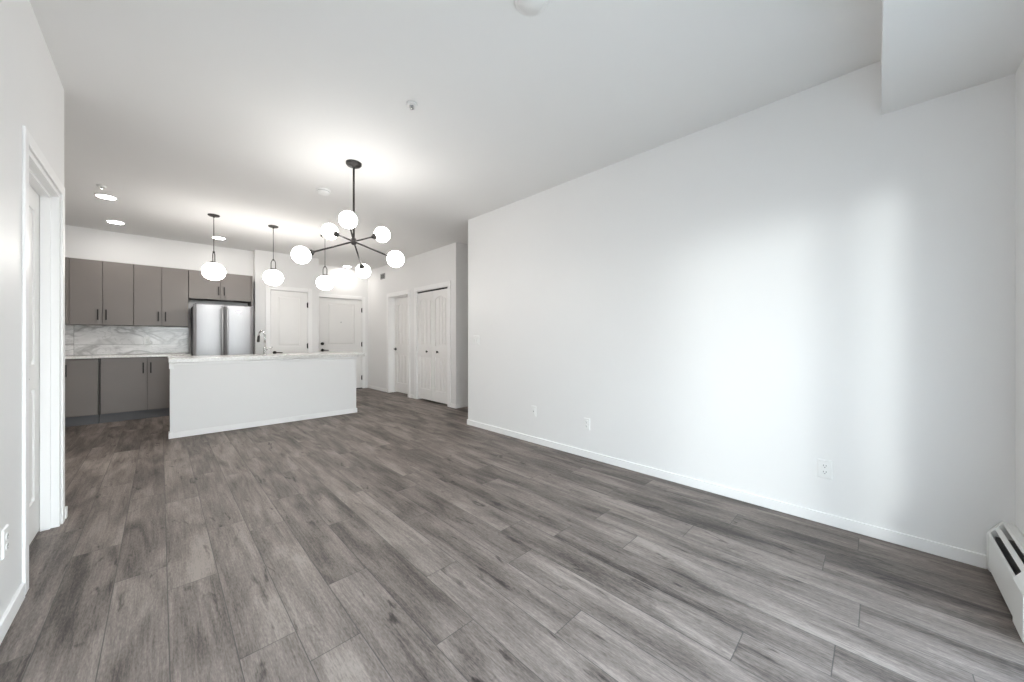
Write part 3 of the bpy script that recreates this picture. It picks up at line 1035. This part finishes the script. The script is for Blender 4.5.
# ------------------------------------------------------------------ pendants over the island
def make_pendant(loc, zc_, label):
    p = thing('pendant_lamp', loc, label, 'pendant lamp', 'globe pendants above the island')
    dz = zc_ - H                                   # globe centre below the ceiling
    R = 0.120
    mb = MB().lathe([(0, 0), (0.062, 0), (0.062, -0.010), (0.052, -0.018), (0.012, -0.022), (0.010, -0.034), (0, -0.034)], (0, 0, 0), (0, 0, 1), 28)
    mb.build('canopy', M['bronze'], p)
    top = dz + 0.112 + 0.135
    MB().tube([(0, 0, -0.03), (0, 0, top)], 0.0042, 8).build('rod', M['bronze'], p)
    # yoke: an arched stirrup that carries the glass
    pts = []
    hw, hb = 0.028, dz + 0.113
    for i in range(13):
        a_ = PI * i / 12
        pts.append((hw * math.cos(a_), 0, top - 0.045 + 0.045 * math.sin(a_)))
    pts = [(hw, 0, hb)] + pts + [(-hw, 0, hb)]
    mb = MB().tube(pts, 0.0052, 8)
    mb.lathe([(0, 0.014), (0.012, 0.012), (0.012, -0.006), (0, -0.008)], (0, 0, top), (0, 0, 1), 12)
    mb.build('yoke', M['bronze'], p)
    MB().lathe([(0, 0.012), (0.036, 0.012), (0.040, 0.006), (0.040, -0.008), (0, -0.008)], (0, 0, hb), (0, 0, 1), 24).build('cap', M['bronze'], p)
    prof = []
    for i in range(25):
        t = -PI / 2 + PI * i / 24
        r = R * math.cos(t) ** 0.92 if math.cos(t) > 1e-4 else 0.0
        prof.append((r, 0.109 * math.sin(t)))
    g_ = MB().lathe(prof, (0, 0, dz), (0, 0, 1), 36).build('globe', M['globe'], p)
    g_['label'] = 'lit white opal glass globe'
    return p
pd = make_pendant((0.49, 5.975, H), 2.012, 'leftmost globe pendant, hanging in front of the refrigerator')
for (x, lab) in ((1.138, 'middle globe pendant, hanging in front of the narrow closet door'),
                 (1.815, 'rightmost globe pendant, seen through the chandelier arms before the entry door')):
    q = copy_tree(pd)
    q.location = (x, 5.975, H)
    q['label'] = lab
# the middle and right pendants hang with their yokes turned broadside
COLd = [o for o in COL.objects if o.name.startswith('pendant_lamp')]
for o, a_ in zip(sorted(COLd, key=lambda o_: o_.location.x), (1.1, -0.55, -0.6)):
    o.rotation_euler = (0, 0, a_)

# ------------------------------------------------------------------ chandelier
def unproject(u, v, depth):
    s_, c_ = math.sin(YAW), math.cos(YAW)
    a_ = (u - 512) / FPX
    return Vector(((s_ + a_ * c_) * depth, (c_ - a_ * s_) * depth, CAM_Z - (v - 338.9) / FPX * depth))
CH = Vector((1.25, 3.32, 2.028))
ch = thing('chandelier', (CH.x, CH.y, H), 'black six-globe chandelier of crossed rods hanging before the island', 'chandelier')
hz_ = CH.z - H
MB().lathe([(0, 0), (0.066, 0), (0.066, -0.016), (0.058, -0.026), (0.014, -0.03), (0.012, -0.045), (0, -0.045)], (0, 0, 0), (0, 0, 1), 32).build('canopy', M['bronze'], ch)
MB().tube([(0, 0, -0.035), (0, 0, hz_ + 0.02)], 0.0088, 12).build('stem', M['bronze'], ch)
MB().lathe([(0, 0.035), (0.014, 0.033), (0.022, 0.022), (0.022, -0.022), (0.014, -0.030), (0, -0.032)], (0, 0, hz_), (0, 0, 1), 20).build('hub', M['bronze'], ch)
GR = 0.072
ENDS = [((301.2, 255.0), 2.995), ((382.2, 234.6), 3.397), ((329.9, 231.5), 3.317), ((395.6, 259.0), 3.126), ((348.2, 219.8), 3.00), ((363.2, 271.0), 3.655)]
org = Vector((CH.x, CH.y, H))
hub = Vector((0, 0, hz_))
for (uv, dep) in ENDS:
    g_ = unproject(*uv, dep) - org
    ax = (g_ - hub).normalized()
    a_ = MB().tube([hub, g_ - ax * (GR + 0.02)], 0.0075, 10).build('arm', M['bronze'], ch)
    b_ = MB().lathe([(0, -0.034), (0.011, -0.034), (0.014, -0.026), (0.025, -0.016), (0.028, 0.008), (0, 0.012)], g_ - ax * GR, ax, 20).build('socket_cap', M['bronze'], a_)
    prof = [(GR * math.cos(-PI / 2 + PI * i / 20) if 0 < i < 20 else 0.0, GR * math.sin(-PI / 2 + PI * i / 20)) for i in range(21)]
    c_ = MB().lathe(prof, g_, ax, 32).build('globe', M['globe_soft'], a_)
    c_['label'] = 'lit white opal glass globe'

# ------------------------------------------------------------------ flush ceiling lights
def make_ceiling_light(x, y, label):
    c = thing('ceiling_light', (x, y, H), label, 'ceiling light', 'flush round ceiling lights')
    MB().lathe([(0, 0), (0.088, 0), (0.088, -0.006), (0.083, -0.010), (0.075, -0.010), (0.075, -0.004), (0, -0.004)], (0, 0, 0), (0, 0, 1), 40).build('trim_ring', M['plastic'], c)
    o = MB().lathe([(0, -0.0045), (0.0745, -0.0045), (0.0745, -0.009), (0.06, -0.011), (0, -0.012)], (0, 0, 0), (0, 0, 1), 36).build('diffuser', M['diffuser'], c)
    o['label'] = 'lit white diffuser'
    return c
cl = make_ceiling_light(-0.433, 6.035, 'flush ceiling light nearest the viewer, at far left over the kitchen')
for (x, y, lab) in ((-0.433, 7.255, 'flush ceiling light at the left just in front of the tall upper cabinets'),
                    (0.655, 7.255, 'flush ceiling light in front of the refrigerator, behind the leftmost pendant rod'),
                    (2.93, 8.16, 'flush ceiling light just inside the entry door')):
    q = copy_tree(cl)
    q.location = (x, y, H)
    q['label'] = lab

# ------------------------------------------------------------------ small ceiling things
sp = thing('sprinkler_head', (1.218, 2.21, H), 'small white sprinkler head on the ceiling right of the chandelier', 'sprinkler', 'ceiling sprinklers')
MB().lathe([(0, 0), (0.036, 0), (0.035, -0.010), (0.024, -0.016), (0.015, -0.016), (0.015, -0.004), (0, -0.004)], (0, 0, 0), (0, 0, 1), 28).build('escutcheon', M['plastic'], sp)
MB().lathe([(0, -0.003), (0.010, -0.003), (0.009, -0.016), (0.005, -0.018), (0.005, -0.028), (0, -0.028)], (0, 0, 0), (0, 0, 1), 16).build('nozzle', M['grey_plastic'], sp)
MB().lathe([(0, -0.028), (0.014, -0.029), (0.014, -0.031), (0, -0.032)], (0, 0, 0), (0, 0, 1), 16).build('deflector', M['chrome'], sp)
q = copy_tree(sp)
q.location = (-0.437, 5.652, H)
q['label'] = 'small sprinkler head on the ceiling above the left end of the island'

def detector(x, y, r, h, name, label, cat):
    c = thing(name, (x, y, H), label, cat)
    MB().lathe([(0, 0), (r, 0), (r, -0.010), (r * 0.96, -0.014), (0, -0.014)], (0, 0, 0), (0, 0, 1), 36).build('base_plate', M['plastic'], c)
    MB().lathe([(0, -0.014), (r * 0.86, -0.014), (r * 0.84, -h * 0.75), (r * 0.72, -h), (0, -h)], (0, 0, 0), (0, 0, 1), 36).build('cover', M['plastic'], c)
    return c
c = detector(1.245, 4.15, 0.068, 0.042, 'smoke_detector', 'white smoke detector on the ceiling left of the chandelier rod', 'smoke detector')
MB().lathe([(0.0585, -0.016), (0.0592, -0.016), (0.0592, -0.020), (0.0585, -0.020), (0.0585, -0.016)], (0, 0, 0), (0, 0, 1), 36).build('vent_slot', M['grey_plastic'], c)
c = thing('ceiling_cover_plate', (1.243, 1.137, H), 'plain white round cover plate at the top edge of the ceiling', 'cover plate')
MB().lathe([(0, 0), (0.079, 0), (0.079, -0.008), (0.074, -0.012), (0, -0.012)], (0, 0, 0), (0, 0, 1), 44).build('plate', M['plastic'], c)
MB().lathe([(0, -0.012), (0.062, -0.012), (0.060, -0.016), (0, -0.016)], (0, 0, 0), (0, 0, 1), 44).build('centre_disc', M['plastic'], c)

# ------------------------------------------------------------------ outlets and switches
def duplex(fr, a, b, name, label, cat='outlet', group='white wall outlets', kind='duplex', w=0.035, h=0.0575):
    c = thing(name, fr(a, b, 0), label, cat, group)
    off = -Vector(fr(a, b, 0))
    def put(mb, nm, mat, bevel=0.0):
        o = mb.build(nm, mat, c, bevel)
        o.location = off
        return o
    mb = MB()
    outer = rect(a - w, a + w, b - h, b + h)
    inner = rect(a - w + 0.004, a + w - 0.004, b - h + 0.004, b + h - 0.004)
    mb.frustum(outer, inner, 0, 0.006, fr)
    put(mb, 'cover_plate', M['plastic'])
    if kind == 'duplex':
        for s_ in (1, -1):
            z_ = b + s_ * 0.0195
            oct_ = [(a + 0.0165 * math.cos(t) , z_ + 0.0145 * math.sin(t)) for t in [PI * i / 8 for i in range(16)]]
            mb = MB(); mb.prism(oct_, 0.006, 0.0085, fr)
            rcp = mb.build('receptacle', M['plastic'], c); rcp.location = off
            mb = MB()
            for da in (-0.0065, 0.0065):
                mb.prism(rect(a + da - 0.0012, a + da + 0.0012, z_ - 0.001, z_ + 0.008), 0.0082, 0.0088, fr)
            mb.prism([(a + 0.0028 * math.cos(t), z_ - 0.0075 + 0.0028 * math.sin(t)) for t in [PI * i / 4 for i in range(8)]], 0.0082, 0.0088, fr)
            mb.build('socket_slots', M['slot'], rcp)
    elif kind == 'blank':
        mb = MB(); mb.prism(rect(a - 0.017, a + 0.017, b - 0.034, b + 0.034), 0.006, 0.0085, fr)
        put(mb, 'insert', M['plastic'], 0.001)
        mb = MB(); mb.prism(rect(a - 0.006, a + 0.006, b - 0.008, b + 0.004), 0.0085, 0.0095, fr)
        put(mb, 'jack', M['grey_plastic'])
    elif kind == 'switch':
        for da in (-0.023, 0.023):
            mb = MB(); mb.prism(rect(a + da - 0.017, a + da + 0.017, b - 0.034, b + 0.034), 0.006, 0.0075, fr)
            put(mb, 'switch_bezel', M['plastic'])
            mb = MB(); mb.frustum(rect(a + da - 0.014, a + da + 0.014, b - 0.031, b + 0.031), rect(a + da - 0.012, a + da + 0.012, b - 0.029, b + 0.005), 0.0075, 0.012, fr)
            put(mb, 'rocker', M['plastic'])
    return c
frR = fr_xm(XR)
duplex(frR, 0.226, 0.339, 'wall_outlet', 'white duplex outlet on the right wall nearest the heater')
duplex(frR, 1.964, 0.323, 'wall_outlet', 'white duplex outlet at the middle of the right wall')
duplex(frR, 2.652, 0.350, 'cable_outlet', 'small white cable wall plate low on the right wall, farthest from the heater', 'wall plate', group=None, kind='blank')
duplex(frR, 3.665, 1.132, 'light_switch', 'double white light switch near the far end of the right wall', 'light switch', group=None, kind='switch', w=0.064)
duplex(fr_xp(XL), 2.412, 0.345, 'wall_outlet', 'white duplex outlet on the left wall by the doorway')
duplex(fr_y(YK - 0.01), -0.15, 1.115, 'wall_outlet', 'white outlet on the marble backsplash')

# vent grille high on the hall wall
frB = fr_xm(XB)
c = thing('vent_grille', frB(7.575, 2.515, 0), 'tiny grey vent grille high on the hall wall near the entry', 'vent')
off = -Vector(frB(7.575, 2.515, 0))
mb = MB()
fbox(mb, frB, 7.47, 7.68, 2.455, 2.470, 0, 0.012); fbox(mb, frB, 7.47, 7.68, 2.560, 2.575, 0, 0.012)
for a0 in (7.47, 7.565, 7.665):
    fbox(mb, frB, a0, a0 + 0.015, 2.47, 2.56, 0, 0.012)
o = mb.build('frame', M['grey_plastic'], c); o.location = off
mb = MB()
for k in range(8):
    z = 2.472 + k * 0.011
    mb.prism([(0.001, z), (0.010, z + 0.002), (0.010, z + 0.004), (0.001, z + 0.003)], 7.485, 7.665, lambda a, b, d_: (XB - a, d_, b))
o = mb.build('louvres', M['slot'], c); o.location = off

# ------------------------------------------------------------------ baseboard heater
hx0, hx1 = 2.30, 2.93
ht = thing('baseboard_heater', ((hx0 + hx1) / 2, YW, 0), 'white baseboard heater in the corner under the window wall', 'heater')
off = Vector((-(hx0 + hx1) / 2, -YW, 0))
yb = YW
prX = lambda a, b, d_: (d_, yb + a, b)
def hput(mb, name, mat, bevel=0.0):
    o = mb.build(name, mat, ht, bevel)
    o.location = off
    return o
hput(MB().prism([(0.001, 0.01), (0.006, 0.01), (0.006, 0.245), (0.001, 0.245)], hx0 + 0.02, hx1 - 0.02, prX), 'back_panel', M['heater'])
# front cover with folded top edge
hput(MB().prism([(0.079, 0.022), (0.083, 0.022), (0.083, 0.186), (0.079, 0.195), (0.076, 0.193), (0.079, 0.184)], hx0 + 0.15, hx1 - 0.02, prX), 'front_cover', M['heater'])
# top hood along the wall
hput(MB().prism([(0.001, 0.250), (0.033, 0.257), (0.039, 0.246), (0.036, 0.244), (0.032, 0.251), (0.001, 0.245)], hx0 + 0.15, hx1 - 0.02, prX), 'top_hood', M['heater'])
# damper blade between the two slots
hput(MB().prism([(0.047, 0.226), (0.059, 0.210), (0.062, 0.212), (0.050, 0.229)], hx0 + 0.15, hx1 - 0.02, prX), 'damper', M['heater'])
hput(MB().box(hx0 + 0.02, hx1 - 0.02, yb + 0.008, yb + 0.074, 0.04, 0.15), 'element_box', M['heater_dark'])
mb = MB()
for i in range(46):
    x = hx0 + 0.16 + i * 0.0095
    mb.box(x, x + 0.0012, yb + 0.012, yb + 0.066, 0.151, 0.188)
hput(mb, 'fins', M['fins'])
cap = [(0.001, 0.0), (0.078, 0.0), (0.086, 0.012), (0.086, 0.186), (0.076, 0.203), (0.040, 0.259), (0.001, 0.252)]
hput(MB().prism(cap, hx0, hx0 + 0.15, prX), 'end_cap', M['heater'], 0.006)
hput(MB().prism(cap, hx1 - 0.02, hx1, prX), 'end_cap', M['heater'], 0.003)
